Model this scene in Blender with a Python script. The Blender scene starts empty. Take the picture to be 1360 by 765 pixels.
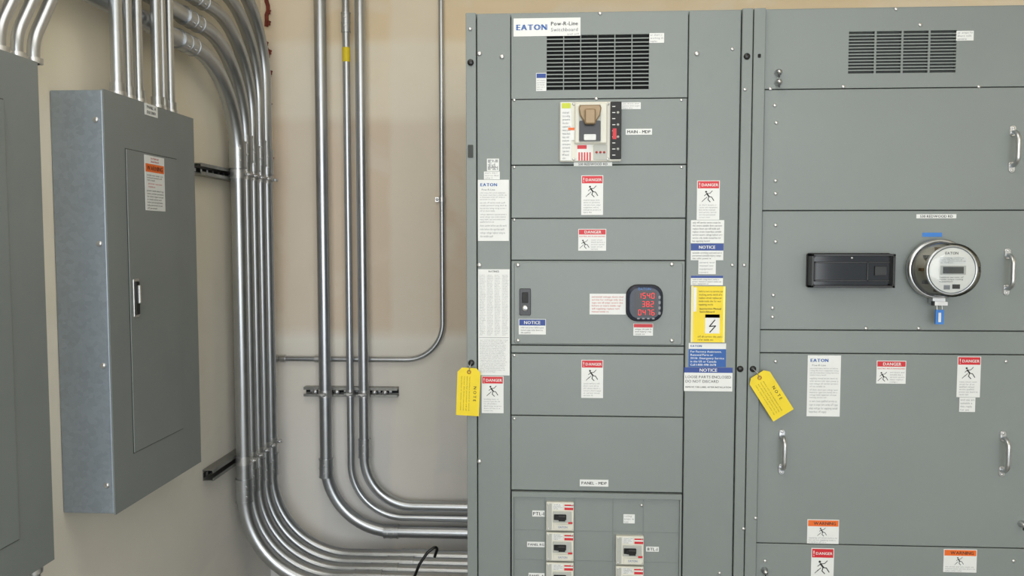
import bpy, math, random
from mathutils import Vector, Matrix
random.seed(7)
scene = bpy.context.scene
scene.view_settings.view_transform = 'Standard'

# ---------------------------------------------------------------- camera
W, H_, FPX = 1360.0, 765.0, 1080.0
YAW, PITCH, CAMZ = math.radians(3.28), math.radians(3.4), 1.66
R = Vector((math.cos(YAW), math.sin(YAW), 0))
F = Vector((-math.sin(YAW)*math.cos(PITCH), math.cos(YAW)*math.cos(PITCH), -math.sin(PITCH)))
U = R.cross(F)
C = Vector((0, 0, CAMZ))
cam = bpy.data.cameras.new('camera'); camo = bpy.data.objects.new('camera', cam)
scene.collection.objects.link(camo)
cam.sensor_width = 36; cam.lens = FPX/W*36; cam.clip_start = 0.01
M = Matrix((R, U, -F)).transposed().to_4x4(); M.translation = C
camo.matrix_world = M
scene.camera = camo

# metric survey of the photo: where a sight line meets a real wall/board plane
def ray(px, py): return F*FPX + R*(px-W/2) - U*(py-H_/2)
def on_y(px, py, Y):
    d = ray(px, py); t = Y/d.y; p = C+d*t; return p.x, p.z
def on_x(px, py, X):
    d = ray(px, py); t = X/d.x; p = C+d*t; return p.y, p.z

FY = 2.2      # switchboard front plane
BY = 3.5      # back wall plane
LX = -1.285   # left wall plane
PX = -1.143   # breaker panel front plane
M_F = Matrix(((1,0,0,0),(0,0,-1,FY),(0,1,0,0),(0,0,0,1)))
M_L = Matrix(((0,0,1,PX),(1,0,0,0),(0,1,0,0),(0,0,0,1)))
def B(px, py, n=0): return on_y(px, py, FY-n)

# ---------------------------------------------------------------- materials
def lin(c): 
    return tuple(((x/255)/12.92 if x/255 <= .04045 else ((x/255+.055)/1.055)**2.4) for x in c)+(1,)
_m = {}
def mat(name, col, rough=.5, metal=0, var=.06, scale=8, bump=0, bscale=200, emit=0, spec=.5, trans=0, alpha=1):
    if name in _m: return _m[name]
    m = bpy.data.materials.new(name); m.use_nodes = True; nt = m.node_tree; N = nt.nodes
    b = N['Principled BSDF']
    b.inputs['Roughness'].default_value = rough; b.inputs['Metallic'].default_value = metal
    b.inputs['Specular IOR Level'].default_value = spec
    c = lin(col)
    if var:
        g = N.new('ShaderNodeNewGeometry'); no = N.new('ShaderNodeTexNoise'); no.inputs['Scale'].default_value = scale
        no.inputs['Detail'].default_value = 5
        nt.links.new(g.outputs['Position'], no.inputs['Vector'])
        rp = N.new('ShaderNodeValToRGB')
        rp.color_ramp.elements[0].position = .3; rp.color_ramp.elements[1].position = .7
        rp.color_ramp.elements[0].color = tuple(x*(1-var) for x in c[:3])+(1,)
        rp.color_ramp.elements[1].color = tuple(min(1, x*(1+var)) for x in c[:3])+(1,)
        nt.links.new(no.outputs['Fac'], rp.inputs[0]); nt.links.new(rp.outputs[0], b.inputs['Base Color'])
    else: b.inputs['Base Color'].default_value = c
    if bump:
        g = N.new('ShaderNodeNewGeometry'); no = N.new('ShaderNodeTexNoise'); no.inputs['Scale'].default_value = bscale
        nt.links.new(g.outputs['Position'], no.inputs['Vector'])
        bp = N.new('ShaderNodeBump'); bp.inputs['Strength'].default_value = bump; bp.inputs['Distance'].default_value = .002
        nt.links.new(no.outputs['Fac'], bp.inputs['Height']); nt.links.new(bp.outputs[0], b.inputs['Normal'])
    if emit:
        b.inputs['Emission Color'].default_value = c; b.inputs['Emission Strength'].default_value = emit
    if alpha < 1: b.inputs['Alpha'].default_value = alpha
    _m[name] = m; return m

GREY = mat('grey_enamel', (126,133,131), .42, var=.035, scale=3, bump=.05, bscale=400)
GREY2 = mat('grey_enamel_trim', (124,131,129), .42, var=.035, scale=3, bump=.05, bscale=400)
GREYP = mat('grey_enamel_panelboard', (122,128,127), .45, var=.05, scale=4)
DGREY = mat('grey_shadow_gap', (62,66,64), .7)
DARK = mat('vent_dark', (22,24,24), .9)
BLACK = mat('black_plastic', (18,18,20), .3, var=.1)
BLACKM = mat('black_matte', (28,28,30), .6, var=.1)
WHITE = mat('label_white', (222,224,222), .45, var=.02, scale=30)
CREAM = mat('breaker_cream', (214,212,200), .4, var=.03)
PALE = mat('breaker_pale_grey', (176,178,172), .45, var=.04)
RED = mat('label_red', (200,32,44), .45, var=.04)
ORANGE = mat('label_orange', (226,104,30), .45, var=.04)
BLUE = mat('label_blue', (28,62,140), .45, var=.04)
BLUEL = mat('label_logo_blue', (18,84,160), .45, var=.04)
LBLUE = mat('tag_blue', (50,120,200), .4, var=.04)
YEL = mat('tag_yellow', (232,206,30), .5, var=.05, scale=20)
INK = mat('ink_black', (30,30,32), .6, var=.02)
INKG = mat('ink_grey', (136,138,142), .6, var=.02)
INKR = mat('ink_red', (190,60,60), .6, var=.02)
GREEN = mat('label_green_yellow', (190,200,60), .5)
BRONZE = mat('handle_bronze', (150,128,98), .4, .2)
STEEL = mat('bright_steel', (200,202,205), .3, 1, var=.08, scale=60)
ZINC = mat('zinc_bolt', (205,205,205), .35, .9, var=.1, scale=90)
LED = mat('led_red', (235,24,26), .5, var=.02, emit=.9)
FOAM = mat('red_brown_firestop', (120,52,36), .8, var=.3, scale=40, bump=.5, bscale=80)

def galv(name, col, rough, spangle, amt, metal=.85):
    m = bpy.data.materials.new(name); m.use_nodes = True; nt = m.node_tree; N = nt.nodes; b = N['Principled BSDF']
    b.inputs['Metallic'].default_value = metal
    g = N.new('ShaderNodeNewGeometry'); vo = N.new('ShaderNodeTexVoronoi'); vo.inputs['Scale'].default_value = spangle
    no = N.new('ShaderNodeTexNoise'); no.inputs['Scale'].default_value = 6; no.inputs['Detail'].default_value = 8
    nt.links.new(g.outputs['Position'], vo.inputs['Vector']); nt.links.new(g.outputs['Position'], no.inputs['Vector'])
    sep = N.new('ShaderNodeSeparateColor'); nt.links.new(vo.outputs['Color'], sep.inputs[0])
    ad = N.new('ShaderNodeMath'); ad.operation = 'MULTIPLY_ADD'; ad.inputs[1].default_value = .5
    nt.links.new(sep.outputs[0], ad.inputs[0])
    h = N.new('ShaderNodeMath'); h.operation = 'MULTIPLY'; h.inputs[1].default_value = .5
    nt.links.new(no.outputs['Fac'], h.inputs[0]); nt.links.new(h.outputs[0], ad.inputs[2])
    c = lin(col); rp = N.new('ShaderNodeValToRGB'); rp.color_ramp.elements[0].position = .15; rp.color_ramp.elements[1].position = .85
    rp.color_ramp.elements[0].color = tuple(x*(1-amt) for x in c[:3])+(1,)
    rp.color_ramp.elements[1].color = tuple(min(1, x*(1+amt)) for x in c[:3])+(1,)
    nt.links.new(ad.outputs[0], rp.inputs[0]); nt.links.new(rp.outputs[0], b.inputs['Base Color'])
    mr = N.new('ShaderNodeMapRange'); mr.inputs['To Min'].default_value = rough-.02; mr.inputs['To Max'].default_value = rough+.05
    nt.links.new(ad.outputs[0], mr.inputs[0]); nt.links.new(mr.outputs[0], b.inputs['Roughness'])
    return m
GALV = galv('galvanised_sheet', (156,167,178), .42, 90, .09, .5)
EMT = galv('emt_conduit', (186,189,192), .32, 12, .04, .95)
STRUT = galv('strut_steel', (150,150,146), .4, 60, .15)

def wallmat(name, axis_stops, blotch, patch_amt=.3, hscale=.6, bands=()):
    m = bpy.data.materials.new(name); m.use_nodes = True; nt = m.node_tree; N = nt.nodes; b = N['Principled BSDF']
    b.inputs['Roughness'].default_value = .85; b.inputs['Specular IOR Level'].default_value = .2
    L = nt.links.new
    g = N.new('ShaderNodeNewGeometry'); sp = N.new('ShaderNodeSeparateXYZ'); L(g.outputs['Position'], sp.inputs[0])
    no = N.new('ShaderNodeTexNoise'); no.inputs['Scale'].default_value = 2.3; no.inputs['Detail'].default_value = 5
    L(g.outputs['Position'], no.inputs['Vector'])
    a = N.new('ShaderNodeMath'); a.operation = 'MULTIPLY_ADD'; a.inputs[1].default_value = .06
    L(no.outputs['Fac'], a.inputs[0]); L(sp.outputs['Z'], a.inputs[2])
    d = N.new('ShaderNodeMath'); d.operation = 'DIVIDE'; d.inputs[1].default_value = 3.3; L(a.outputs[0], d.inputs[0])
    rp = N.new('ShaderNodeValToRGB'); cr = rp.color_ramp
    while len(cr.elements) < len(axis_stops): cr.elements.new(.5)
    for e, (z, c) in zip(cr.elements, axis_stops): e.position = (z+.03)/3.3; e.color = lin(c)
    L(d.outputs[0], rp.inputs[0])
    mp = N.new('ShaderNodeMapping'); mp.inputs['Scale'].default_value = (hscale, hscale, .9); L(g.outputs['Position'], mp.inputs[0])
    n2 = N.new('ShaderNodeTexNoise'); n2.inputs['Scale'].default_value = 2.2; n2.inputs['Detail'].default_value = 4; n2.inputs['Distortion'].default_value = .6
    L(mp.outputs[0], n2.inputs['Vector'])
    r2 = N.new('ShaderNodeValToRGB'); r2.color_ramp.elements[0].position = .50; r2.color_ramp.elements[1].position = .56
    r2.color_ramp.elements[0].color = (0, 0, 0, 1); r2.color_ramp.elements[1].color = (patch_amt,)*3+(1,)
    L(n2.outputs['Fac'], r2.inputs[0]); fac = r2.outputs[0]
    # vertical skim-coated drywall joints
    for xc_, hw, am in bands:
        s1 = N.new('ShaderNodeMath'); s1.operation = 'MULTIPLY_ADD'; s1.inputs[1].default_value = .10; L(no.outputs['Fac'], s1.inputs[0]); L(sp.outputs['X'], s1.inputs[2])
        s2 = N.new('ShaderNodeMath'); s2.operation = 'SUBTRACT'; s2.inputs[1].default_value = xc_+.05; L(s1.outputs[0], s2.inputs[0])
        s3 = N.new('ShaderNodeMath'); s3.operation = 'ABSOLUTE'; L(s2.outputs[0], s3.inputs[0])
        s4 = N.new('ShaderNodeMapRange'); s4.inputs['From Min'].default_value = hw; s4.inputs['From Max'].default_value = hw+.03
        s4.inputs['To Min'].default_value = am; s4.inputs['To Max'].default_value = 0; L(s3.outputs[0], s4.inputs[0])
        s5 = N.new('ShaderNodeMath'); s5.operation = 'MAXIMUM'; L(fac, s5.inputs[0]); L(s4.outputs[0], s5.inputs[1]); fac = s5.outputs[0]
    mx = N.new('ShaderNodeMix'); mx.data_type = 'RGBA'; L(fac, mx.inputs['Factor']); L(rp.outputs[0], mx.inputs[6]); mx.inputs[7].default_value = lin(blotch)
    n3 = N.new('ShaderNodeTexNoise'); n3.inputs['Scale'].default_value = 6; n3.inputs['Detail'].default_value = 8; L(g.outputs['Position'], n3.inputs['Vector'])
    r3 = N.new('ShaderNodeValToRGB'); r3.color_ramp.elements[0].position = .35; r3.color_ramp.elements[1].position = .75
    r3.color_ramp.elements[0].color = (.96, .96, .96, 1); r3.color_ramp.elements[1].color = (1, 1, 1, 1)
    L(n3.outputs['Fac'], r3.inputs[0])
    mm = N.new('ShaderNodeMix'); mm.data_type = 'RGBA'; mm.blend_type = 'MULTIPLY'; mm.inputs['Factor'].default_value = 1
    L(mx.outputs[2], mm.inputs[6]); L(r3.outputs[0], mm.inputs[7]); L(mm.outputs[2], b.inputs['Base Color'])
    bp = N.new('ShaderNodeBump'); bp.inputs['Strength'].default_value = .1; bp.inputs['Distance'].default_value = .003
    L(n2.outputs['Fac'], bp.inputs['Height']); L(bp.outputs[0], b.inputs['Normal'])
    return m
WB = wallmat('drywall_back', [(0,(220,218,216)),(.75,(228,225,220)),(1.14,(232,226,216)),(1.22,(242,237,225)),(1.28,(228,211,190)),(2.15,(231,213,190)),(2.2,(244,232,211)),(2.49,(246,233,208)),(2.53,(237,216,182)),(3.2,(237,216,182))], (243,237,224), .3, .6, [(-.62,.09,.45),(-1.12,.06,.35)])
WL = wallmat('drywall_left', [(0,(216,213,208)),(.8,(228,224,214)),(1.5,(236,229,213)),(2.3,(242,232,209)),(3.2,(242,229,203))], (245,240,227), .3)  # bottom stop darkened: light falloff toward the floor painted into the colour

# ---------------------------------------------------------------- glyph cache
CH = "ABCDEFGHIJKLMNOPQRSTUVWXYZabcdefghijklmnopqrstuvwxyz0123456789-.,:/®!"
tmp = []
for ch in CH:
    cu = bpy.data.curves.new('t', 'FONT'); cu.body = ch; cu.resolution_u = 2; cu.size = 1
    o = bpy.data.objects.new('t', cu); scene.collection.objects.link(o); tmp.append((ch, o, cu))
dg = bpy.context.evaluated_depsgraph_get()
GLY = {}
for ch, o, cu in tmp:
    me = bpy.data.meshes.new_from_object(o.evaluated_get(dg))
    vs = [(v.co.x, v.co.y) for v in me.vertices]; fs = [tuple(p.vertices) for p in me.polygons]
    nz = me.polygons[0].normal.z if fs else 1
    if nz < 0: fs = [tuple(reversed(f)) for f in fs]
    x0 = min(v[0] for v in vs); x1 = max(v[0] for v in vs)
    GLY[ch] = ([(x-x0, y) for x, y in vs], fs, x1-x0); bpy.data.meshes.remove(me)
for ch, o, cu in tmp: bpy.data.objects.remove(o); bpy.data.curves.remove(cu)

# ---------------------------------------------------------------- mesh builder
class MB:
    def __init__(s, name, M=None):
        s.name = name; s.M = M or Matrix.Identity(4); s.v = []; s.f = []; s.mi = []; s.sm = []; s.mats = []; s.X = None
    def add(s, vs, fs, m, smooth=False):
        if m not in s.mats: s.mats.append(m)
        k = s.mats.index(m); o = len(s.v)
        T = s.M @ s.X if s.X else s.M
        s.v += [T @ Vector(p) for p in vs]
        for f in fs: s.f.append(tuple(i+o for i in f)); s.mi.append(k); s.sm.append(smooth)
    def box(s, a0, a1, b0, b1, c0, c1, m):
        a0, a1 = sorted((a0, a1)); b0, b1 = sorted((b0, b1)); c0, c1 = sorted((c0, c1))
        v = [(a0,b0,c0),(a1,b0,c0),(a1,b1,c0),(a0,b1,c0),(a0,b0,c1),(a1,b0,c1),(a1,b1,c1),(a0,b1,c1)]
        s.add(v, [(0,3,2,1),(4,5,6,7),(0,1,5,4),(1,2,6,5),(2,3,7,6),(3,0,4,7)], m)
    def pbox(s, x0, y0, x1, y1, n0, n1, m):
        cx, cy = (x0+x1)/2, (y0+y1)/2
        s.box(B(x0,cy)[0], B(x1,cy)[0], B(cx,y1)[1], B(cx,y0)[1], n0, n1, m)
    def prism(s, pts, n0, n1, m, ch=0, smooth=False):
        k = len(pts); cx = sum(p[0] for p in pts)/k; cy = sum(p[1] for p in pts)/k
        ex = max(abs(p[0]-cx) for p in pts); ey = max(abs(p[1]-cy) for p in pts)
        rings = [[(x,y,n0) for x,y in pts]]
        if ch:
            rings.append([(x,y,n1-ch) for x,y in pts])
            rings.append([(cx+(x-cx)*(1-ch/ex), cy+(y-cy)*(1-ch/ey), n1) for x,y in pts])
        else: rings.append([(x,y,n1) for x,y in pts])
        v = [p for r in rings for p in r]; f = [tuple(reversed(range(k)))]
        for j in range(len(rings)-1):
            for i in range(k):
                a = j*k+i; b_ = j*k+(i+1) % k; f.append((a, b_, b_+k, a+k))
        s.add(v, f, m, smooth); s.add(rings[-1], [tuple(range(k))], m)
    def rr(s, cu, cv, w, h, r, n0, n1, m, ch=0, seg=5):
        pts = []
        for (sx, sy, a) in ((1,1,0),(-1,1,90),(-1,-1,180),(1,-1,270)):
            for i in range(seg+1):
                t = math.radians(a+90*i/seg)
                pts.append((cu+sx*(w/2-r)+r*math.cos(t), cv+sy*(h/2-r)+r*math.sin(t)))
        s.prism(pts, n0, n1, m, ch)
    def prr(s, x0, y0, x1, y1, rpx, n0, n1, m, ch=0):
        cx, cy = (x0+x1)/2, (y0+y1)/2
        a, b_ = B(x0,cy)[0], B(x1,cy)[0]; c, d = B(cx,y1)[1], B(cx,y0)[1]
        s.rr((a+b_)/2, (c+d)/2, b_-a, d-c, rpx/495, n0, n1, m, ch)
    def lathe(s, cu, cv, prof, m, seg=32, smooth=True):
        v = []; f = []
        for r, n in prof:
            for i in range(seg):
                t = 2*math.pi*i/seg; v.append((cu+r*math.cos(t), cv+r*math.sin(t), n))
        for j in range(len(prof)-1):
            for i in range(seg):
                a = j*seg+i; b_ = j*seg+(i+1) % seg; f.append((a, b_, b_+seg, a+seg))
        s.add(v, f, m, smooth)
    def screw(s, u, v, n, r, m, seg=14):
        s.lathe(u, v, [(r,n),(r,n+r*.25),(r*.8,n+r*.5),(r*.45,n+r*.65),(0.0001,n+r*.68)], m, seg)
    def tube(s, pts, r, m, seg=16, caps=True):
        pts = [Vector(p) for p in pts]; k = len(pts); v = []; f = []
        t0 = (pts[1]-pts[0]).normalized(); up = Vector((0,0,1)) if abs(t0.z) < .9 else Vector((1,0,0))
        nrm = t0.cross(up).normalized(); prev = t0
        for i, p in enumerate(pts):
            t = (pts[min(i+1,k-1)]-pts[max(i-1,0)]).normalized()
            q = prev.rotation_difference(t); nrm = (q @ nrm).normalized(); prev = t; bn = t.cross(nrm)
            for j in range(seg):
                a = 2*math.pi*j/seg; v.append(p+nrm*(r*math.cos(a))+bn*(r*math.sin(a)))
        for i in range(k-1):
            for j in range(seg):
                a = i*seg+j; b_ = i*seg+(j+1) % seg; f.append((a, b_, b_+seg, a+seg))
        s.add(v, f, m, True)
        if caps: s.add(v[:seg], [tuple(reversed(range(seg)))], m); s.add(v[-seg:], [tuple(range(seg))], m)
    def stroke(s, pts, w, n, m):
        for (x0, y0), (x1, y1) in zip(pts, pts[1:]):
            d = Vector((x1-x0, y1-y0)); d.normalize(); q = Vector((-d.y, d.x))*w/2; e = d*w*.3
            s.add([(x0-q.x-e.x,y0-q.y-e.y,n),(x1-q.x+e.x,y1-q.y+e.y,n),(x1+q.x+e.x,y1+q.y+e.y,n),(x0+q.x-e.x,y0+q.y-e.y,n)], [(0,1,2,3)], m)
    def text(s, body, u0, u1, v0, v1, n, m, fill=False, bold=0):
        rows = body.split('\n'); items = []; y = 0; wmax = 0
        for r in rows:
            x = 0
            for ch in r:
                if ch not in GLY: x += .3; continue
                items.append((ch, x, y)); x += GLY[ch][2]+.09+bold*.8
            wmax = max(wmax, x-.09); y -= 1.15
        hh = .70+1.15*(len(rows)-1)
        su, sv = (u1-u0)/wmax, (v1-v0)/hh
        if not fill: su = sv = min(su, sv)
        ou = (u0+u1)/2-wmax*su/2; ov = (v0+v1)/2+hh*sv/2-.70*sv
        vs = []; fs = []
        for rep in range(2 if bold else 1):
            for ch, x, yy in items:
                g = GLY[ch]; o = len(vs)
                vs += [(ou+(a+x+rep*bold)*su, ov+(b_+yy)*sv, n+rep*.00005) for a, b_ in g[0]]
                fs += [tuple(i+o for i in f) for f in g[1]]
        s.add(vs, fs, m)
    def obj(s, parent=None, bevel=0, seg=2):
        lo = Vector((min(p.x for p in s.v), min(p.y for p in s.v), min(p.z for p in s.v)))
        hi = Vector((max(p.x for p in s.v), max(p.y for p in s.v), max(p.z for p in s.v))); c = (lo+hi)/2
        me = bpy.data.meshes.new(s.name); me.from_pydata([p-c for p in s.v], [], s.f)
        for m in s.mats: me.materials.append(m)
        me.polygons.foreach_set('material_index', s.mi); me.polygons.foreach_set('use_smooth', s.sm); me.update()
        o = bpy.data.objects.new(s.name, me); scene.collection.objects.link(o); o.location = c
        if parent: o.parent = parent; o.location = c-parent.location
        if bevel:
            bm = o.modifiers.new('bevel', 'BEVEL'); bm.width = bevel; bm.segments = seg; bm.limit_method = 'ANGLE'
        return o
def empty(name, loc):
    o = bpy.data.objects.new(name, None); o.empty_display_size = .1; o.location = loc; scene.collection.objects.link(o); return o

def fillet(pts, r, n=10):
    pts = [Vector(p) for p in pts]; out = [pts[0]]
    for i in range(1, len(pts)-1):
        a, p, b_ = pts[i-1], pts[i], pts[i+1]; d1 = (a-p).normalized(); d2 = (b_-p).normalized()
        ang = d1.angle(d2); rr_ = r[i-1] if isinstance(r, (list, tuple)) else r
        t = rr_/math.tan(ang/2); c = p+(d1+d2).normalized()*(rr_/math.sin(ang/2))
        s0 = p+d1*t-c; s1 = p+d2*t-c; tot = s0.angle(s1)
        for k in range(n+1):
            w = k/n; out.append(c+(s0*math.sin((1-w)*tot)+s1*math.sin(w*tot))/math.sin(tot))
    out.append(pts[-1]); return out

# ---------------------------------------------------------------- room
def slab(name, x0, x1, y0, y1, z0, z1, m):
    b = MB(name); b.box(x0, x1, y0, y1, z0, z1, m); return b.obj()
CONC = mat('concrete', (150,148,142), .8, var=.15, scale=3, bump=.3, bscale=60)
CEIL = mat('ceiling_drywall', (236,230,216), .9)
RX = 3.0; CZ = 3.2
slab('floor', LX-.15, RX+.15, -3, BY+.15, -.1, 0, CONC)
slab('wall_back', LX, RX, BY, BY+.15, 0, CZ, WB)
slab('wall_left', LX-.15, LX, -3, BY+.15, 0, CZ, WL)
slab('wall_right', RX, RX+.15, -3, BY+.15, 0, CZ, WL)
slab('ceiling', LX-.15, RX+.15, -3, BY+.15, CZ, CZ+.1, CEIL)

# ---------------------------------------------------------------- switchboard
def X(px): return B(px, 382)[0]
def Z1(py): return B(795, py)[1]
def Z2(py): return B(1190, py)[1]
XL = X(619.5); XR = X(993.5)+.92; ZT = Z1(15)
board = empty('electrical_switchboard', ((XL+XR)/2, (FY+3.4)/2, 1.14))
b = MB('cabinet_body'); b.box(XL, XR, FY+.02, 3.42, 0.0, ZT-.004, GREY2)
b.box(XL-.0, XR, FY+.004, FY+.02, ZT-.012, ZT, GREY2); b.obj(board, .002)
b = MB('cabinet_recess', M_F); b.box(XL+.004, XR-.004, .06, ZT-.006, -.0195, -.012, DGREY); b.obj(board)
g = .0013
def panel(b, x0, x1, z0, z1, n0=-.012, n1=0, m=GREY): b.box(x0+g, x1-g, z0+g, z1-g, n0, n1, m)
b = MB('corner_posts_and_trim', M_F)
zb = .08
panel(b, XL, X(634), zb, ZT, -.02, .010, GREY2)
panel(b, X(634), X(678.5), zb, ZT-.003, -.02, .006, GREY2)
panel(b, X(910), X(978.5), zb, ZT-.003, -.02, .006, GREY2)
panel(b, X(978.5), X(993.5), zb, ZT, -.02, .012, GREY2)
panel(b, X(993.5), X(1010), zb, ZT, -.02, .012, GREY2)
panel(b, XR-.035, XR, zb, ZT, -.02, .012, GREY2)
b.box(XL, XR, 0, zb, -.02, .0, GREY2)
b.obj(board, .0016)

# front cover panels
b = MB('cover_panels', M_F)
xa, xb = X(678.5), X(910)
rows1 = [(219,290),(290,346),(346,459),(459,470),(470,553),(553,653)]
for y0, y1 in rows1: panel(b, xa, xb, Z1(y1), Z1(y0))
panel(b, xa, xb, Z1(219), Z1(131))
xc, xd = X(1010), XR-.035
for y0, y1 in [(117,279.5),(279.5,439),(439,470),(470,725)]: panel(b, xc, xd, Z2(y1), Z2(y0))
panel(b, xc, xd, zb, Z2(725))
b.obj(board, .0016)

def grille(name, x0, x1, z0, z1, px0, py0, px1, py1, cols, rws, bw, m, dark):
    b = MB(name, M_F)
    cx, cy = (px0+px1)/2, (py0+py1)/2
    gx0, gx1 = B(px0,cy)[0], B(px1,cy)[0]; gz0, gz1 = B(cx,py1)[1], B(cx,py0)[1]
    b.box(x0+g, gx0, z0+g, z1-g, -.012, 0, m); b.box(gx1, x1-g, z0+g, z1-g, -.012, 0, m)
    b.box(gx0, gx1, z0+g, gz0, -.012, 0, m); b.box(gx0, gx1, gz1, z1-g, -.012, 0, m)
    b.box(gx0, gx1, gz0, gz1, -.0118, -.0108, dark)
    cw = (gx1-gx0)/cols
    for i in range(1, cols): b.box(gx0+i*cw-bw/2, gx0+i*cw+bw/2, gz0, gz1, -.006, -.0002, m)
    rh = (gz1-gz0)/rws
    for j in range(1, rws):
        z = gz0+j*rh
        b.add([(gx0,z-.0016,-.0005),(gx1,z-.0016,-.0005),(gx1,z+.0014,-.0005),(gx0,z+.0014,-.0005),
               (gx0,z+.0026,-.008),(gx1,z+.0026,-.008)], [(0,1,2,3),(3,2,5,4)], m)
    return b.obj(board)
grille('vent_grille_panel_1', xa, xb, Z1(131), ZT-.004, 726, 46, 862, 119, 6, 14, .0025, GREY, DARK)
grille('vent_grille_panel_2', xc, xd, Z2(117), ZT-.004, 1127, 41, 1270, 97, 4, 13, .005, GREY, mat('vent_dark_grey',(70,74,72),.8))

# hinged metering door + breaker distribution plate
b = MB('metering_door', M_F)
b.prr(683, 348.5, 906, 457, 3, 0, .004, GREY, .0015); b.obj(board)
b = MB('distribution_plate', M_F)
x0, x1 = xa+.003, xb-.003
zt = Z1(654)
b.box(x0, x1, zt-.014, zt, -.012, .008, GREY); b.box(x0, x0+.005, zb, zt-.014, -.012, .008, GREY)
b.box(x1-.005, x1, zb, zt-.014, -.012, .008, GREY)
b.box(x0+.005, x1-.005, zb, zt-.014, -.012, 0, GREY)
rowsz = [Z1(706)-i*.0835 for i in range(6)]
for i, z in enumerate(rowsz):
    b.box(x0+.005, x1-.005, z+.0008, z+.0016, 0, .0012, GREY2)
for px in (724, 764, 816, 857): b.box(X(px), X(px)+.0016, zb+.02, zt-.014, 0, .0015, GREY2)
b.obj(board, .0012)

b = MB('screws', M_F)
def scr(px, py, n=0, r=.0045, m=ZINC):
    u, v = B(px, py); b.screw(u, v, n, r, m)
for p in [(637,72),(667,76),(637,612),(925,72),(637,352)]: scr(*p, .006, .0065)
for p in [(688,352),(892,351),(688,452),(892,452)]: scr(*p, .004, .0055)
for p in [(683,133),(905,133),(683,222),(683,292),(905,222),(683,472),(683,556),(692,658),(893,658),(852,671),(745,659)]: scr(*p, 0, .004)
for p in [(1029,140),(1031,163),(1030,240),(1030,257),(1030,299),(1030,321),(1027,392),(1026,409),(1026,421),(1023,118),(1016,745),(1346,745),(1340,334),(1346,172),(1030,480),(1336,480),(1222,33),(1190,12),(1120,115),(1300,115),(1220,436),(1150,436),(797,18),(792,131)]: scr(*p, 0, .0048)
for p in [(625,40),(988,120),(987,352),(986,700),(1002,686)]: scr(*p, .012, .0045)
for p in [(972,352),(955,760),(972,66)]: scr(*p, .006, .0045)
b.obj(board)
b = MB('black_plugs', M_F)
for px, py in [(625,83),(992,75),(983,490),(1000,490),(626,482)]:
    u, v = B(px, py, .012); b.lathe(u, v, [(.0085,.010),(.0085,.014),(.006,.017),(.0001,.017)], BLACK, 20)
b.prr(622, 193, 629, 210, 1, .010, .012, DGREY)
b.prr(1005, 73, 1009, 78, 1, .012, .013, DARK)
b.obj(board)
b = MB('captive_locks', M_F)
for px, py in [(1033,97),(1033,110),(1015,757),(1356,695)]:
    u, v = B(px, py); b.lathe(u, v, [(.009,0),(.009,.006),(.006,.010),(.006,.02),(.0001,.021)], STEEL, 18)
    b.box(u-.0015, u+.0015, v-.014, v+.002, .012, .018, BLACK)
b.obj(board)

# handles
k = 0
for px, y0, y1 in [(1346,170,226),(1339,333,389),(1333,575,630),(1040,573,627)]:
    k += 1; b = MB('door_handle_%d' % k, M_F)
    u = B(px-2, (y0+y1)/2)[0]; v1 = B(px, y0+6)[1]; v0 = B(px, y1-6)[1]
    b.tube(fillet([(u,v1,.001),(u,v1,.030),(u,v0,.030),(u,v0,.001)], .022, 8), .0058, STEEL, 12)
    for v in (v0, v1): b.rr(u, v+(.004 if v == v1 else -.004), .016, .028, .0075, 0, .003, STEEL, .001); b.screw(u, v+(.012 if v == v1 else -.012), .003, .0035, ZINC)
    b.obj(board)

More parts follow.
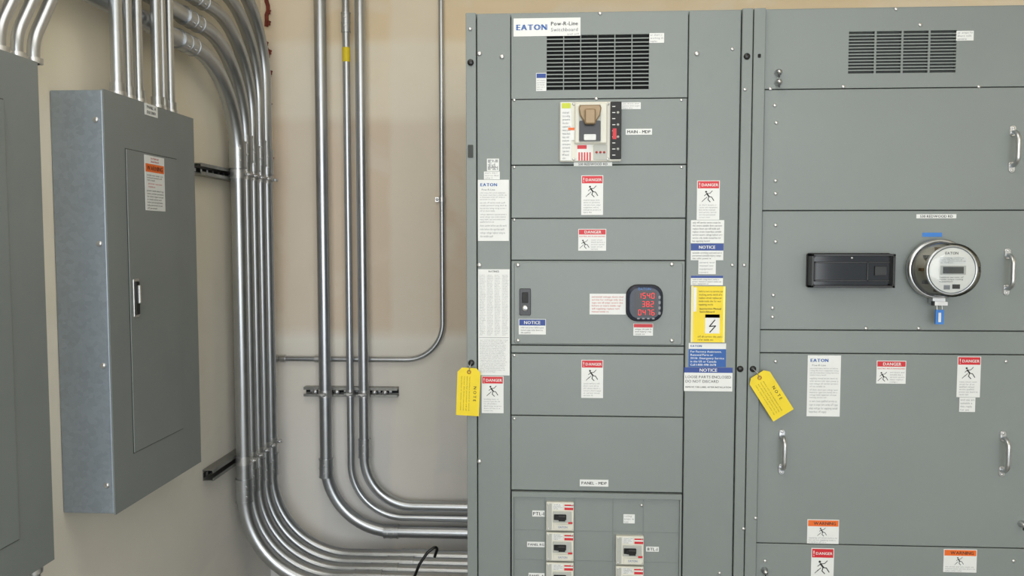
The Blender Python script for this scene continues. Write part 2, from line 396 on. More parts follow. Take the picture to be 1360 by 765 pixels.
# ---------------------------------------------------------------- labels
WORDS = "hazardous voltage will cause severe injury or death turn off power supplying this equipment before working inside replace all covers and doors qualified personnel only refer to manual for service rating bus amps type series short circuit current suitable use section neutral".split()
def filler(lines, chars):
    out = []
    for i in range(lines):
        s = ''
        while len(s) < chars: s += random.choice(WORDS)+' '
        s = s[:chars] if i < lines-1 else s[:int(chars*.6)]
        out.append(s.strip())
    return '\n'.join(out)
class Label:
    def __init__(s, name, x0, y0, x1, y1, n=0, m=WHITE, frame=None, t=.0008):
        if frame is None:
            cx, cy = (x0+x1)/2, (y0+y1)/2
            s.u0, s.u1 = B(x0,cy)[0], B(x1,cy)[0]; s.v0, s.v1 = B(cx,y1)[1], B(cx,y0)[1]; Mx = M_F
        else: s.u0, s.u1, s.v0, s.v1 = x0, x1, y0, y1; Mx = frame
        s.b = MB(name, Mx); s.n = n+t
        s.b.box(s.u0, s.u1, s.v0, s.v1, n, s.n, m)
    def r(s, a0, b0, a1, b1):
        return (s.u0+(s.u1-s.u0)*a0, s.u0+(s.u1-s.u0)*a1, s.v1-(s.v1-s.v0)*b1, s.v1-(s.v1-s.v0)*b0)
    def band(s, a0, b0, a1, b1, m): s.b.box(*s.r(a0,b0,a1,b1), s.n, s.n+.0002, m); return s
    def txt(s, t, a0, b0, a1, b1, m=INK, fill=False, bold=.04): s.b.text(t, *s.r(a0,b0,a1,b1), s.n+.0004, m, fill, bold); return s
    def fine(s, a0, b0, a1, b1, lines, chars, m=INKG): s.b.text(filler(lines, chars), *s.r(a0,b0,a1,b1), s.n+.0003, m, True); return s
    def fig(s, a0, b0, a1, b1):
        u0, u1, v0, v1 = s.r(a0,b0,a1,b1); q = min(u1-u0, v1-v0); cu, cv = (u0+u1)/2, (v0+v1)/2; n = s.n+.0004
        P = lambda x, y: (cu+x*q/2, cv+y*q/2)
        hx, hy = P(-.35,.66); s.b.add([(hx+q*.08*math.cos(t*.785), hy+q*.08*math.sin(t*.785), n) for t in range(8)], [tuple(range(8))], INK)
        s.b.stroke([P(-.25,.4),P(.12,-.1)], q*.11, n, INK)
        s.b.stroke([P(-.2,.38),P(.25,.42),P(.6,.8)], q*.045, n, INK); s.b.stroke([P(-.25,.35),P(-.6,.05)], q*.045, n, INK)
        s.b.stroke([P(.12,-.1),P(.5,-.15),P(.85,-.7)], q*.06, n, INK); s.b.stroke([P(.08,-.1),P(-.05,-.55),P(.3,-.9)], q*.06, n, INK)
        s.b.stroke([P(-.95,-.85),P(-.5,-.4),P(-.62,-.55),P(-.2,-.15)], q*.04, n, INK); return s
    def done(s, parent=None): return s.b.obj(parent)

def danger_v(px0, py0, px1, py1, n=0, small=0, nl=6):
    L = Label('danger_label', px0, py0, px1, py1, n)
    L.band(.03,.015,.97,.20,RED).txt('DANGER',.2,.06,.93,.16,WHITE); L.b.text('!', *L.r(.06,.05,.16,.17), L.n+.0004, WHITE)
    L.fig(.15,.23,.85,.56).fine(.1,.60,.9,.95,nl,18); return L.done()
def danger_h(px0, py0, px1, py1, n=0):
    L = Label('danger_label', px0, py0, px1, py1, n)
    L.band(.02,.03,.98,.26,RED).txt('DANGER',.2,.08,.85,.21,WHITE).txt('ELECTRIC ARC FLASH HAZARD',.04,.29,.96,.40,RED)
    L.fig(.04,.45,.42,.92).fine(.46,.47,.95,.95,5,14); return L.done()
def warn_h(px0, py0, px1, py1, n=0):
    L = Label('warning_label', px0, py0, px1, py1, n)
    L.band(.02,.03,.98,.28,ORANGE).txt('WARNING',.2,.07,.9,.24,INK)
    L.fig(.2,.3,.75,.7).fine(.05,.73,.95,.96,3,30); return L.done()
def doc(px0, py0, px1, py1, n=.006):
    L = Label('instruction_label', px0, py0, px1, py1, n)
    L.txt('EATON',.08,.04,.62,.12,BLUEL,bold=.12).txt('Pow-R-Line',.08,.145,.6,.175,INKG)
    for j, (a, c) in enumerate([(.2,.33),(.36,.52),(.55,.7),(.73,.94)]): L.fine(.07,a,.93,c,4,34)
    return L.done()

L = Label('brand_nameplate', 682, 24, 771, 48, .0)
L.txt('EATON',.04,.2,.5,.8,BLUEL,bold=.13).txt('Pow-R-Line',.56,.16,.96,.47,INK).txt('Switchboard',.56,.5,.96,.80,INKG).fine(.8,.85,.98,.95,1,14); L.done()
danger_v(772,233,801,285.5); danger_h(768,304,805,333); danger_v(772,478,801,528.5)
danger_v(925,240,955,292,.006); danger_v(640,499,669,548,.006)
danger_h(1164,479,1203,509.5); danger_v(1271,473.5,1302,527.5); danger_v(1077,728,1107,790)
warn_h(1072,690,1114,722); warn_h(1253,729.5,1297,760)
doc(635,239,676,320); doc(1072,472,1116,553,0)
def simple(name, r, text=None, n=0, m=WHITE, ink=INK, lines=0, chars=0):
    L = Label(name, *r, n, m)
    if text: L.txt(text,.06,.2,.94,.8,ink)
    if lines: L.fine(.06,.08,.94,.92,lines,chars)
    return L.done()
simple('circuit_name_label', (831,171,866,179), 'MAIN - MDP')
simple('circuit_name_label', (762,215.5,813,220.5), '530 REDWOOD RD')
simple('circuit_name_label', (825.5,136,851,145), None, lines=3, chars=14)
simple('circuit_name_label', (770,637,808,646), 'PANEL - MDP')
simple('circuit_name_label', (1217,284.5,1270,290), '530 REDWOOD RD')
simple('rating_label', (862.5,44,882,57), None, lines=3, chars=10)
simple('rating_label', (1270,41,1293,54), None, lines=3, chars=10)
simple('rating_label', (1274,528,1295,547), None, lines=4, chars=10)
simple('rating_label', (828,683,843,695), None, .0, lines=3, chars=6)
simple('rating_label', (643,228,664,238.5), None, .006, lines=3, chars=12)
simple('rating_label', (927,345.5,950,364), None, .006, lines=4, chars=10)
L = Label('notice_label', 712, 97, 725.5, 121); L.band(.04,.03,.96,.28,BLUE).fine(.08,.36,.92,.94,5,10); L.done()
L = Label('notice_label', 689, 423.5, 725, 444, .004); L.band(.02,.03,.98,.42,BLUE).txt('NOTICE',.2,.1,.8,.35,WHITE).fine(.08,.5,.92,.92,3,26,INK); L.done()
L = Label('warning_label', 783, 390, 831, 417.5, .004); L.fine(.06,.1,.94,.9,6,28,INKR); L.done()
L = Label('warning_label', 841, 429.5, 867, 445.5, .004); L.band(.02,.03,.98,.32,RED).fine(.08,.4,.92,.92,3,14,INK); L.done()
L = Label('qr_code_label', 647, 211, 663, 227.5, .006)
for i in range(11):
    for j in range(11):
        if random.random() < .42 or (i < 3 and j < 3) or (i > 7 and j < 3) or (i < 3 and j > 7): L.band(.08+i*.076,.08+j*.076,.145+i*.076,.145+j*.076,INKG)
L.done()
L = Label('wiring_schedule_label', 635.5, 357.5, 677, 498, .006)
L.txt('RATINGS',.2,.012,.8,.028,INK)
for j in range(4): L.fine(.04+j*.24,.05,.04+j*.24+.2,.62,38,9)
L.band(.03,.64,.97,.644,INKG).fine(.05,.66,.95,.97,20,34); L.done()
L = Label('instruction_label', 917, 292.5, 961, 323, .006); L.fine(.05,.06,.95,.94,7,34,INK); L.done()
L = Label('notice_label', 917, 323.5, 960, 345.5, .006); L.band(0,0,1,.42,BLUE).txt('NOTICE',.25,.08,.75,.35,WHITE).fine(.05,.5,.95,.94,3,30,INK); L.done()
L = Label('instruction_label', 917, 366, 959.5, 378.5, .006); L.band(0,0,1,.25,BLUE).fine(.05,.32,.95,.92,3,34,INK); L.done()
L = Label('factory_assistance_label', 914, 455.5, 963.5, 487, .006)
L.band(0,.24,1,1,BLUEL).txt('EATON',.05,.04,.35,.19,BLUEL,bold=.12)
L.txt('For Factory Assistance,\nRenewal Parts or\n24 Hr. Emergency Service\nin the US or Canada\nCall 1-800-498-2678',.05,.29,.95,.96,WHITE); L.done()
L = Label('notice_label', 908, 487.5, 972, 519, .0065)
L.band(0,0,1,.22,BLUE).txt('NOTICE',.32,.04,.68,.18,WHITE).txt('LOOSE PARTS ENCLOSED\nDO NOT DISCARD',.03,.3,.97,.68,INK,bold=0).txt('REMOVE THIS LABEL AFTER INSTALLATION',.03,.78,.97,.87,INK); L.done()
# yellow booklet with pocket edges
L = Label('manual_booklet_in_pocket', 917.5, 380, 961, 454, .006, YEL, None, .004)
L.fine(.22,.07,.95,.34,5,26,INK).txt('Instruction Manual\nSwitchboard',.25,.38,.9,.47,INK).fine(.2,.88,.95,.97,2,26,INK)
L.band(.42,.5,.86,.84,WHITE).band(.42,.5,.86,.56,GREEN)
u0, u1, v0, v1 = L.r(.53,.6,.75,.82); q = v1-v0
L.b.stroke([(u1-.003,v1),(u0+.002,v0+q*.48),(u1-.001,v0+q*.52),(u0+.003,v0)], .0028, L.n+.0006, INK)
L.b.box(*L.r(-.02,-.01,.05,1), L.n, L.n+.0012, mat('pocket_edge',(214,206,150),.25)); L.b.box(*L.r(.06,.02,.15,.45), L.n, L.n+.0004, WHITE)
L.b.box(*L.r(.95,0,1.02,1), L.n, L.n+.0012, mat('pocket_edge_2',(238,220,90),.25)); L.done()
L = Label('blue_seal_label', 1225, 309, 1251, 314.5, 0, LBLUE); L.done()

# ---------------------------------------------------------------- yellow hang tags
def tag(px, py, deg, n=.02, hp=None):
    u, v = B(px, py, n); b = MB('yellow_hang_tag', M_F)
    T = Matrix.Translation((u, v, 0)) @ Matrix.Rotation(math.radians(deg), 4, 'Z') @ Matrix.Rotation(math.radians(2), 4, 'X'); b.X = T
    w, h = .0315, .066
    pts = [(-w,-h),(w,-h),(w,h-.012),(w-.012,h),(-w+.012,h),(-w,h-.012)]
    b.prism(pts, n, n+.0008, YEL)
    b.lathe(0, h-.011, [(.006,n+.0008),(.006,n+.0014),(.0025,n+.0014),(.0025,n+.0009)], mat('tag_eyelet',(176,130,40),.6), 16)
    b.X = T @ Matrix.Rotation(math.radians(-90), 4, 'Z')
    b.text('N O T E', -.02, .03, .014, .022, n+.0011, INK, bold=.03)
    for i in range(4): b.text(filler(2, 30).split('\n')[0], -.042, .052, .002-i*.0075, .0050-i*.0075, n+.0011, mat('ink_soft',(110,100,40),.6,var=.02), True)
    b.X = None
    tu = T @ Vector((0, h-.011, n)); hu = hp
    b.tube(fillet([(tu.x,tu.y,n+.002),((tu.x+hu[0])/2,(tu.y+hu[1])/2+.004,n+.008),(hu[0],hu[1],.0165)], .006, 4), .0011, STEEL, 8)
    return b.obj()
T1 = tag(622, 520, -2.5, .020, B(626,482,.012)); T2 = tag(1023, 524, 33, .020, B(1000,490,.012))

# ---------------------------------------------------------------- door latch + power meter
b = MB('key_latch', M_F)
b.prr(690, 383, 705, 418.5, 1.5, .004, .008, BLACK, .001); b.prr(693.5, 388, 701.5, 402, 1, .008, .012, BLACKM, .001)
u, v = B(697.5, 409); b.lathe(u, v, [(.0085,.008),(.0085,.012),(.0065,.0135),(.0001,.0135)], STEEL, 20); b.box(u-.0008,u+.0008,v-.003,v+.003,.0135,.0139,BLACK); b.obj()

b = MB('digital_power_meter', M_F)
b.prr(831, 377.5, 880, 426.5, 15, .004, .010, BLACKM, .002)
b.prr(832.5, 379, 878.5, 425, 14, .010, .022, mat('meter_bezel',(40,46,62),.35), .006)
b.prr(842, 386, 871, 419, 3, .022, .0225, BLACK)
for i in range(4): b.prr(873, 392+i*7, 876, 396+i*7, 1, .0215, .0235, INKG)
for i in range(4): b.prr(845+i*6.5, 421, 848.5+i*6.5, 423, .8, .0215, .0232, INKG)
b.text('EATON', B(847,382)[0], B(863,382)[0], B(855,385)[1], B(855,381)[1], .0227, LBLUE)
SEG = {'0':'abcdef','1':'bc','2':'abged','3':'abgcd','4':'fgbc','5':'afgcd','6':'afgedc','7':'abc','8':'abcdefg','9':'abcdfg'}
def seg7(b, st, x0, y0, x1, y1, n, m):
    u0, v1 = B(x0, y0); u1, v0 = B(x1, y1); k_ = len(st); cw = (u1-u0)/k_
    for i, ch in enumerate(st):
        a = u0+i*cw+cw*.16; c = a+cw*.58; mid = (v0+v1)/2; e = .0009
        S = {'a':[(a+e,v1),(c-e,v1)],'b':[(c,v1-e),(c,mid+e)],'c':[(c,mid-e),(c,v0+e)],'d':[(a+e,v0),(c-e,v0)],'e':[(a,v0+e),(a,mid-e)],'f':[(a,mid+e),(a,v1-e)],'g':[(a+e,mid),(c-e,mid)]}
        for sg in SEG[ch]: b.stroke(S[sg], .0014, n, m)
seg7(b, '1540', 846, 388.5, 869, 395.5, .0228, LED); seg7(b, '382', 851, 399.5, 868, 406.5, .0228, LED); seg7(b, '0476', 846, 410.5, 869, 417.5, .0228, LED)
b.obj()

# ---------------------------------------------------------------- main breaker
b = MB('main_circuit_breaker', M_F)
b.prr(743.5, 136, 824.5, 215, 1.5, 0, .012, CREAM, .002)
b.prr(744.5, 137, 759, 214, 1, .012, .014, WHITE, .0005)
b.prr(763, 138, 806, 192, 2, .012, .022, CREAM, .003)
b.prr(768.5, 141, 797.5, 190, 1.5, .022, .0245, PALE, .001)
b.prr(769, 162, 797, 189, 1.5, .0245, .0255, BLACK)
b.prr(775, 180, 791, 188, 1.5, .0255, .030, WHITE, .001)
u, v = B(783, 154); b.prism([(u+.026,v+.024),(u-.026,v+.024),(u-.030,v+.016),(u-.026,v-.004),(u-.014,v-.022),(u+.014,v-.022),(u+.026,v-.004),(u+.030,v+.016)], .0245, .036, BRONZE, .003)
b.prr(776, 148, 790, 168, 2, .036, .050, BRONZE, .003)
b.prr(766, 193, 785.5, 214, 1, .012, .0135, WHITE); b.pbox(766.5, 193.5, 779, 198.5, .0135, .0138, RED)
for i in range(5): b.pbox(768+i*3.6, 203, 770+i*3.6, 214, .0135, .0139, RED)
b.pbox(754, 170, 763.5, 187, .014, .0145, WHITE); b.pbox(754.5, 170.5, 763, 174, .0145, .0148, ORANGE)
b.pbox(746, 138, 758, 145, .014, .0146, GREEN)
u0, v1 = B(747, 149); u1, v0 = B(758, 212); b.text(filler(14, 12), u0, u1, v0, v1, .0149, INKG, True)
b.prr(788, 193, 806, 213, 1, .012, .014, PALE, .0005)
for i in range(3): 
    u, v = B(792+i*5, 203); b.lathe(u, v, [(.003,.014),(.003,.016),(.0001,.016)], mat('dial_red',(170,40,36),.5), 12)
b.prr(810, 136.5, 824.5, 212, 1, .012, .020, BLACKM, .001)
for i in range(9):
    u, v = B(817, 143+i*8); b.box(u-.009, u-.001, v-.001, v+.001, .020, .0203, WHITE)
    if i % 2: b.lathe(u+.006, v, [(.0035,.020),(.003,.022),(.0001,.022)], PALE, 12)
b.pbox(813, 172, 818, 186, .020, .0206, RED)
for px, py in [(762,139),(807,139),(762,212),(807,212),(748,205)]:
    u, v = B(px, py); b.screw(u, v, .012, .004, ZINC, 10)
b.obj()

# ---------------------------------------------------------------- branch breakers
def breaker(x, z, w=.075, h=.079):
    b = MB('branch_circuit_breaker', M_F); b.X = Matrix.Translation((x, z, 0))
    b.rr(0, 0, w, h, .002, .0004, .014, CREAM, .0015)
    b.rr(-.029, 0, .012, h-.006, .001, .014, .0155, PALE, .0005)
    b.rr(.006, 0, .050, .030, .001, .014, .018, PALE, .001)
    b.rr(.0, .0, .034, .016, .002, .018, .0185, BLACK)
    b.box(-.004, .014, -.006, .006, .0185, .034, BLACK); b.box(-.010, -.004, -.005, .005, .0185, .028, BLACKM)
    b.box(.012, .036, .019, .034, .014, .0146, RED); b.box(.012, .036, .026, .030, .0146, .0148, WHITE)
    b.box(-.020, .008, .020, .036, .014, .0146, WHITE); b.text(filler(4, 10), -.018, .007, .021, .035, .0149, INK, True)
    b.box(.022, .034, -.018, -.013, .0182, .0186, RED)
    b.rr(.008, -.028, .050, .016, .001, .014, .0165, CREAM, .0005); b.text('EATON', -.004, .020, -.031, -.025, .0168, BLUEL)
    for uu, vv in [(-.032,.034),(.032,.034),(-.032,-.034),(.032,-.034)]: b.screw(uu, vv, .014, .003, ZINC, 10)
    return b.obj()
uL = (B(725,700)[0]+B(762.5,700)[0])/2; uR = (B(817,730)[0]+B(855,730)[0])/2
zc = B(744, 684)[1]
for i in range(7):
    breaker(uL, zc-i*.0845)
    if i >= 1: breaker(uR, zc-i*.0845-.006)
simple('circuit_name_label', (707,678,723.5,686), 'PTL-1'); simple('circuit_name_label', (700,719.5,724,726.5), 'PANEL RG')
simple('circuit_name_label', (702,761,723.5,768), 'PANEL A'); simple('circuit_name_label', (858,726,875,732.5), 'BTL-1')

# ---------------------------------------------------------------- black viewing-window box
b = MB('black_test_switch_cover', M_F)
x0, y1 = B(1071, 337); x1, y0 = B(1181, 383); y1 = B(1126, 336)[1]; y0 = B(1126, 382)[1]
cu, cv, w, h = (x0+x1)/2, (y0+y1)/2, x1-x0, y1-y0
b.rr(cu, cv, w, h, .006, 0, .006, BLACKM, .001)
t = .006
for (a0, a1, c0, c1) in [(x0+.002,x1-.002,y1-t-.002,y1-.002),(x0+.002,x1-.002,y0+.002,y0+t+.002),(x0+.002,x0+t+.002,y0+.002,y1-.002),(x1-t-.002,x1-.002,y0+.002,y1-.002)]:
    b.box(a0, a1, c0, c1, .006, .042, BLACK)
b.box(x0+t, x1-t, y0+t, y1-t, .026, .028, mat('tinted_window',(12,13,14),.08,var=.05))
b.box(x0+.012, x1-.012, y1-.026, y1-.022, .028, .031, BLACK)
b.box(x0+.012, x1-.012, y0+.018, y0+.022, .028, .031, BLACK)
b.box(x0+.012, x0+.016, y0+.018, y1-.022, .028, .031, BLACK); b.box(x1-.07, x1-.066, y0+.018, y1-.022, .028, .031, BLACK)
b.box(x1-.05, x1-.02, cv-.012, cv+.012, .028, .033, BLACK)
for uu in (x0+.008, x1-.008):
    for vv in (y0+.008, y1-.008): b.screw(uu, vv, .042, .003, BLACKM, 10)
b.screw(cu, y1-.012, .028, .0035, ZINC, 10)
b.obj(None, .001)

# ---------------------------------------------------------------- utility meter
b = MB('electricity_meter', M_F)
u, v = B(1241, 357)
b.X = Matrix.Translation((u, v, 0)) @ Matrix.Diagonal((.94, .94, .92, 1)) @ Matrix.Translation((-u, -v, 0))
b.lathe(u, v, [(.078,0),(.080,.004),(.080,.014),(.084,.015),(.084,.030),(.079,.033),(.076,.033),(.074,.028)], STEEL, 56)
b.lathe(u, v, [(.070,.028),(.066,.034),(.066,.050),(.052,.052),(.052,.070)], CREAM, 48)
for i in range(10):
    a = i*math.pi/5; b.box(u+.06*math.cos(a)-.005, u+.06*math.cos(a)+.005, v+.06*math.sin(a)-.004, v+.06*math.sin(a)+.004, .045, .07, BRONZE if i % 2 else INKG)
b.lathe(u, v, [(.058,.070),(.060,.080),(.063,.100),(.063,.104),(.0001,.104)], mat('meter_face',(226,226,220),.4,var=.03), 48, False)
b.lathe(u, v, [(.068,.1035),(.068,.1065),(.0605,.1065),(.0605,.1035)], STEEL, 48)
def glassm():
    m = bpy.data.materials.new('clear_cover'); m.use_nodes = True; nt = m.node_tree; N = nt.nodes
    N.remove(N['Principled BSDF'])
    t = N.new('ShaderNodeBsdfTransparent'); g_ = N.new('ShaderNodeBsdfGlossy'); g_.inputs['Roughness'].default_value = .05
    t.inputs[0].default_value = (.95, .96, .96, 1)
    fr = N.new('ShaderNodeLayerWeight'); fr.inputs[0].default_value = .35
    mx = N.new('ShaderNodeMixShader'); nt.links.new(fr.outputs['Fresnel'], mx.inputs[0])
    nt.links.new(t.outputs[0], mx.inputs[1]); nt.links.new(g_.outputs[0], mx.inputs[2])
    nt.links.new(mx.outputs[0], N['Material Output'].inputs[0]); return m
GLASS = glassm()
b.lathe(u, v, [(.0755,.030),(.0745,.060),(.072,.110),(.070,.117),(.064,.121),(.04,.123),(.0001,.1235)], GLASS, 48)
n = .1045
b.box(u-.030, u+.036, v-.012, v+.012, n, n+.001, PALE); b.box(u-.024, u+.030, v-.009, v+.009, n+.001, n+.0015, DGREY)
b.box(u-.034, u+.036, v+.017, v+.036, n, n+.0006, WHITE); b.text(filler(4, 22), u-.032, u+.034, v+.019, v+.034, n+.001, INK, True)
b.text('EATON', u-.02, u+.016, v+.042, v+.049, n+.0005, INK)
b.text(filler(3, 18), u-.032, u+.03, v-.032, v-.017, n+.0005, INK, True)
b.box(u-.02, u-.004, v-.052, v-.040, n, n+.0006, INKG); b.box(u+.002, u+.022, v-.050, v-.038, n, n+.0006, BLACKM)
b.box(u-.016, u+.018, v-.096, v-.080, .004, .032, STEEL); b.box(u-.020, u+.022, v-.100, v-.090, .030, .038, ZINC)
b.tube(fillet([(u-.006,v-.094,.034),(u-.006,v-.115,.038),(u+.008,v-.115,.038),(u+.008,v-.094,.034)], .005, 4), .0012, STEEL, 8)
b.box(u-.010, u+.012, v-.152, v-.112, .034, .040, LBLUE); b.box(u-.003, u+.004, v-.146, v-.120, .040, .041, WHITE)
b.box(u-.022, u-.016, v-.1, v-.088, .036, .046, INK)
b.obj()

# ---------------------------------------------------------------- left wall breaker panels
def panelboard(y0, y1, z0, z1, dl):
    e = empty('breaker_panel', ((LX+PX)/2, (y0+y1)/2, (z0+z1)/2))
    b = MB('galvanised_box'); b.box(LX+.001, PX-.004, y0, y1, z0, z1, GALV); b.obj(e, .003)
    b = MB('front_cover', M_L); b.box(y0-.002, y1+.002, z0-.002, z1+.002, -.004, 0, GREYP)
    d0, d1, e0, e1 = dl
    b.box(d0-.0025, d1+.0025, e0-.0025, e1+.0025, 0, .0004, DGREY); b.obj(e, .0015)
    b = MB('door', M_L); b.box(d0, d1, e0, e1, .0004, .003, GREYP)
    zl = (e0+e1)/2+.01
    b.rr(d0+.028, zl, .030, .105, .004, .003, .006, ZINC, .001); b.rr(d0+.028, zl, .020, .09, .003, .006, .009, BLACKM, .001)
    b.rr(d0+.030, zl+.01, .009, .05, .002, .009, .016, ZINC, .002); b.obj(e, .001)
    b = MB('cover_bolts')
    for k_ in range(4):
        z = z1-.075-(z1-z0-.15)*k_/3
        b.M = Matrix(((1,0,0,PX-.022),(0,0,-1,y0),(0,1,0,z),(0,0,0,1))); b.screw(0, 0, 0, .0075, ZINC)
    b.obj(e)
    return e
y0, z1 = on_x(137.5, 119, PX); y1 = on_x(262, 400, PX)[0]; z0 = on_x(147, 687, PX)[1]
dtl = on_x(172, 400, PX)[0]; dtr = on_x(238.5, 400, PX)[0]
dz1 = on_x(205, 206, PX)[1]; dz0 = on_x(210, 585, PX)[1]
E2 = panelboard(y0, y1, z0, z1, (dtl, dtr, dz0, dz1))
p1b = on_x(60, 400, PX)[0]; p1a = p1b-(y1-y0)
pz1 = on_x(51, 84, PX)[1]; pz0 = on_x(72, 742, PX)[1]
de = on_x(13, 400, PX)[0]
E1 = panelboard(p1a, p1b, pz0, pz1, (de-(dtr-dtl), de, pz0+.09, pz1-.1))
la, lb_ = on_x(191, 240, PX)[0], on_x(217, 240, PX)[0]; lz1 = on_x(204, 208, PX)[1]; lz0 = on_x(204, 280, PX)[1]
L = Label('warning_sticker', la, lz0, lb_, lz1, .003, WHITE, M_L)
L.band(.03,.15,.97,.30,ORANGE).txt('WARNING',.1,.18,.9,.27,INK).txt('Arc Flash and\nShock Hazard',.1,.03,.9,.12,INKR)
L.fine(.1,.34,.9,.46,3,18,INK).fine(.15,.49,.85,.58,2,14,INKR).fine(.08,.62,.92,.97,7,22,INK); L.done(E2)
a0, a1 = on_x(192, 145, PX)[0], on_x(209, 145, PX)[0]; c1 = on_x(200, 139, PX)[1]
L = Label('circuit_sticker', a0, c1-.032, a1, c1, 0, WHITE, M_L); L.txt('PANEL A\n120/208V',.08,.15,.92,.85,INK); L.done(E2)

# ---------------------------------------------------------------- conduits
def sleeve(b, p, axis, r, ln=.075, sc=(0,-1,0)):
    p = Vector(p); a = Vector(axis)
    b.tube([p-a*ln/2, p+a*ln/2], r+.0035, EMT, 20)
    for t in (-.48, 0, .48): b.tube([p+a*(ln*t-.003), p+a*(ln*t+.003)], r+.0050, EMT, 20)
    s_ = Vector(sc)
    for t in (-.22, .22): b.tube([p+a*ln*t, p+a*ln*t+s_*(r+.009)], .0035, ZINC, 8)
def clamp(b, p, axis, r, out):
    p = Vector(p); a = Vector(axis); o = Vector(out)
    b.tube([p-a*.016, p+a*.016], r+.0025, ZINC, 20)
    q = a.cross(o)
    c = p+o*(r+.012); b.tube([c-q*.012, c+q*.012], .007, ZINC, 10); b.tube([c-q*.02, c+q*.018], .0035, STEEL, 8)
    b.tube([p+o*(r-.002), p+o*(r+.022)], .006, ZINC, 8)

CXL = -1.215; ZB = .322
zs_hi = on_x(285, 229, LX+.02)[1]; zs_lo = on_x(290, 622, LX+.02)[1]
gy = [3.04, 3.115, 3.19, 3.265, 3.34]; gr = [.028, .026, .024, .024, .026]
for i, (yy, r) in enumerate(zip(gy, gr)):
    b = MB('electrical_conduit'); zt_ = 2.30+.085*i
    pts = [(CXL, .5-.1*i, zt_), (CXL, yy, zt_), (CXL, yy, ZB), (XL-.001, yy, ZB)]
    b.tube(fillet(pts, [.34, .34], 18), r, EMT, 20)
    sleeve(b, (CXL, yy, 1.98+.03*(i % 2)), (0,0,1), r, .10, sc=(.6,-.8,0))
    sleeve(b, (CXL, yy, .69+.02*(i % 3)), (0,0,1), r, .09, sc=(.6,-.8,0))
    sleeve(b, (CXL, yy-.42-.03*i, zt_), (0,1,0), r, .11, sc=(.8,0,-.6))
    sleeve(b, (-.80+.05*i, yy, ZB), (1,0,0), r, .11, sc=(0,-1,0))
    clamp(b, (CXL, yy, zs_hi), (0,0,1), r, (1,0,0)); clamp(b, (CXL, yy, zs_lo), (0,0,1), r, (1,0,0))
    b.obj()

def strut(name, frame, u0, u1, v, n0=.001):
    b = MB(name, frame); h = .0205
    b.box(u0, u1, v-h, v-h+.003, n0, n0+.040, STRUT); b.box(u0, u1, v+h-.003, v+h, n0, n0+.040, STRUT)
    b.box(u0, u1, v-h+.003, v+h-.003, n0, n0+.003, STRUT)
    b.box(u0, u1, v-h+.003, v-h+.0115, n0+.0375, n0+.040, STRUT); b.box(u0, u1, v+h-.0115, v+h-.003, n0+.0375, n0+.040, STRUT)
    b.box(u0+.001, u1-.001, v-.008, v+.008, n0+.003, n0+.0045, DARK)
    k_ = int((u1-u0)/.05)
    for i in range(k_): b.box(u0+.02+i*.05, u0+.032+i*.05, v-.006, v+.006, n0+.0045, n0+.006, ZINC)
    return b.obj()
M_LW = Matrix(((0,0,1,LX),(1,0,0,0),(0,1,0,0),(0,0,0,1)))
M_BW = Matrix(((1,0,0,0),(0,0,-1,BY),(0,1,0,0),(0,0,0,1)))
strut('strut_channel', M_LW, on_x(267,225,LX+.04)[0], 3.40, zs_hi)
strut('strut_channel', M_LW, on_x(283,630,LX+.04)[0], 3.40, zs_lo)

zst = on_y(470, 521, BY-.04)[1]
def riser(px_top, py_h, r, Yc, rad, cy):
    x = on_y(px_top, 382, Yc)[0]; z = on_y(540, py_h, Yc)[1]
    b = MB('electrical_conduit')
    b.tube(fillet([(x,Yc,CZ),(x,Yc,z),(XL-.001,Yc,z)], rad, 18), r, EMT, 20)
    zc_ = on_y(px_top, cy, Yc)[1]; sleeve(b, (x,Yc,zc_), (0,0,1), r, .08)
    clamp(b, (x,Yc,zst), (0,0,1), r, (0,-1,0))
    return b, x
for a in [(430,706,.0265,3.43,.29,621),(463.5,687,.0155,3.442,.23,30),(482,672,.0225,3.436,.21,595)]:
    b, x = riser(*a)
    if a[0] == 430: sleeve(b, (on_y(520,706,3.43)[0],3.43,on_y(540,706,3.43)[1]), (1,0,0), a[2], .06)
    if a[0] == 463.5:
        zz = on_y(462, 72, 3.43)[1]; b.tube([(x,3.442,zz-.03),(x,3.442,zz+.03)], a[2]+.0008, YEL, 16)
    b.obj()
xs0, xs1 = on_y(407,521,BY)[0], on_y(530,521,BY)[0]
strut('strut_channel', M_BW, xs0, xs1, zst)
b = MB('conduit_hanger_bolts')
for px in (418, 447, 497, 511):
    x, z = on_y(px, 522, BY-.045); b.M = M_BW; b.X = Matrix.Translation((x, zst, 0))
    b.screw(0, 0, .041, .012, ZINC); b.screw(0, 0, .047, .006, STEEL)
b.obj()
# thin conduit
Yt = BY-.022; r = .0118
x = on_y(587, 250, Yt)[0]; z = on_y(460, 477, Yt)[1]
b = MB('thin_electrical_conduit')
b.tube(fillet([(x,Yt,CZ),(x,Yt,z),(LX+.001,Yt,z)], .16, 16), r, EMT, 16)
for px in (366, 376, 422): 
    xx = on_y(px, 477, Yt)[0]; b.tube([(xx-.012,Yt,z),(xx+.012,Yt,z)], r+.004, ZINC, 16)
zz = on_y(587, 265, Yt)[1]; b.tube([(x,Yt,zz-.01),(x,Yt,zz+.01)], r+.003, ZINC, 16); b.box(x-.03, x+.012, Yt+.004, BY-.001, zz-.01, zz+.01, ZINC)
b.M = M_BW; b.screw(x-.022, zz, .018, .006, STEEL)
b.obj()
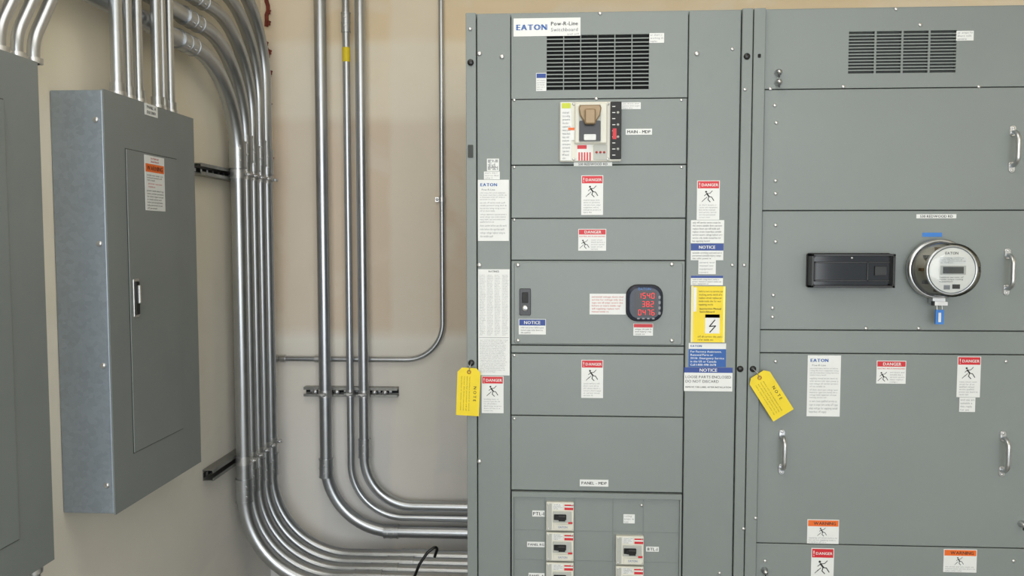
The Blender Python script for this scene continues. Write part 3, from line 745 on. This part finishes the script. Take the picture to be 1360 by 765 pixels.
# panel feeder conduits
zb2 = on_x(137.5, 119, PX)[1]+.002
for k_, (yy, xx, r) in enumerate([(2.115,-1.166,.0165),(2.175,-1.168,.0125),(2.225,-1.166,.0125),(2.33,-1.166,.0145),(2.375,-1.17,.0115),(2.42,-1.17,.0125)]):
    b = MB('electrical_conduit')
    b.tube([(xx,yy,zb2),(xx,yy,CZ)], r, EMT, 16)
    b.tube([(xx,yy,zb2),(xx,yy,zb2+.012)], r+.006, ZINC, 16); b.tube([(xx,yy,zb2+.012),(xx,yy,zb2+.035)], r+.0035, EMT, 16)
    b.obj()
for k_, (yy, r) in enumerate([(1.60,.0125),(1.655,.0125),(1.71,.0125),(1.765,.0135)]):
    b = MB('electrical_conduit'); zb_ = pz1+.002; xx = -1.163
    b.tube(fillet([(xx,yy,zb_),(xx,yy,zb_+.05),(xx,yy+.20,zb_+.36),(xx,yy+.20,CZ)], .10, 8), r, EMT, 16)
    b.tube([(xx,yy,zb_),(xx,yy,zb_+.012)], r+.006, ZINC, 16)
    b.obj()
for dy in (.03, .08, .13):
    b = MB('electrical_conduit'); yy = p1b-dy
    b.tube([(-1.17,yy,0),(-1.17,yy,pz0-.003)], .0125, EMT, 16); b.tube([(-1.17,yy,pz0-.02),(-1.17,yy,pz0-.003)], .018, ZINC, 16); b.obj()

# firestop caulk in corner
b = MB('firestop_caulk')
for (ya, yb) in [(0,34),(55,82),(95,150),(210,240)]:
    z_a = on_y(352, ya, BY-.03)[1]; z_b = on_y(352, yb, BY-.03)[1]; k_ = max(4, int((z_a-z_b)/.018)); pts = []
    for i in range(k_+1): pts.append((LX+.030+random.uniform(-.006,.014), BY-.022-random.uniform(-.004,.010), z_a+(z_b-z_a)*i/k_))
    b.tube(pts, .009, FOAM, 8)
    for p in pts[::2]:
        q = Vector(p)+Vector((random.uniform(0,.012), -random.uniform(0,.01), random.uniform(-.01,.01)))
        b.tube([q-Vector((0,0,.009)), q, q+Vector((.004,0,.009))], random.uniform(.006,.012), FOAM, 8)
b.obj()
# black cable at bottom
b = MB('black_cable')
Yc = 2.92
P_ = [on_y(px, py, Yc) for px, py in [(540,792),(548,772),(556,752),(566,738),(576,731),(578,736),(574,748)]]
b.tube(fillet([(p[0],Yc+.01*i,p[1]) for i, p in enumerate(P_)], .01, 4), .0055, BLACK, 10)
x_, z_ = P_[0]; b.tube(fillet([(x_,Yc,z_),(x_-.03,Yc,.15),(x_-.1,Yc,.007),(x_-.4,Yc,.007)], .05, 6), .0055, BLACK, 10)
b.obj()

# ---------------------------------------------------------------- light
w = bpy.data.worlds.new('world'); scene.world = w; w.use_nodes = True
w.node_tree.nodes['Background'].inputs[0].default_value = (.84, .92, 1.0, 1); w.node_tree.nodes['Background'].inputs[1].default_value = 1.15
def area(name, loc, rot, sx, sy, e, col):
    l = bpy.data.lights.new(name, 'AREA'); l.shape = 'RECTANGLE'; l.size = sx; l.size_y = sy; l.energy = e; l.color = col
    o = bpy.data.objects.new(name, l); o.location = loc; o.rotation_euler = rot; scene.collection.objects.link(o)
area('bay_door_daylight', (.3, -2.6, 1.8), (math.radians(90), 0, 0), 3.8, 2.4, 110, (.95, .98, 1))
area('ceiling_fill', (-.3, 1.2, 3.15), (0, 0, 0), 1.8, 1.2, 16, (1, .97, .92))  # added soft fill from above to brighten the walls, no fixture known there
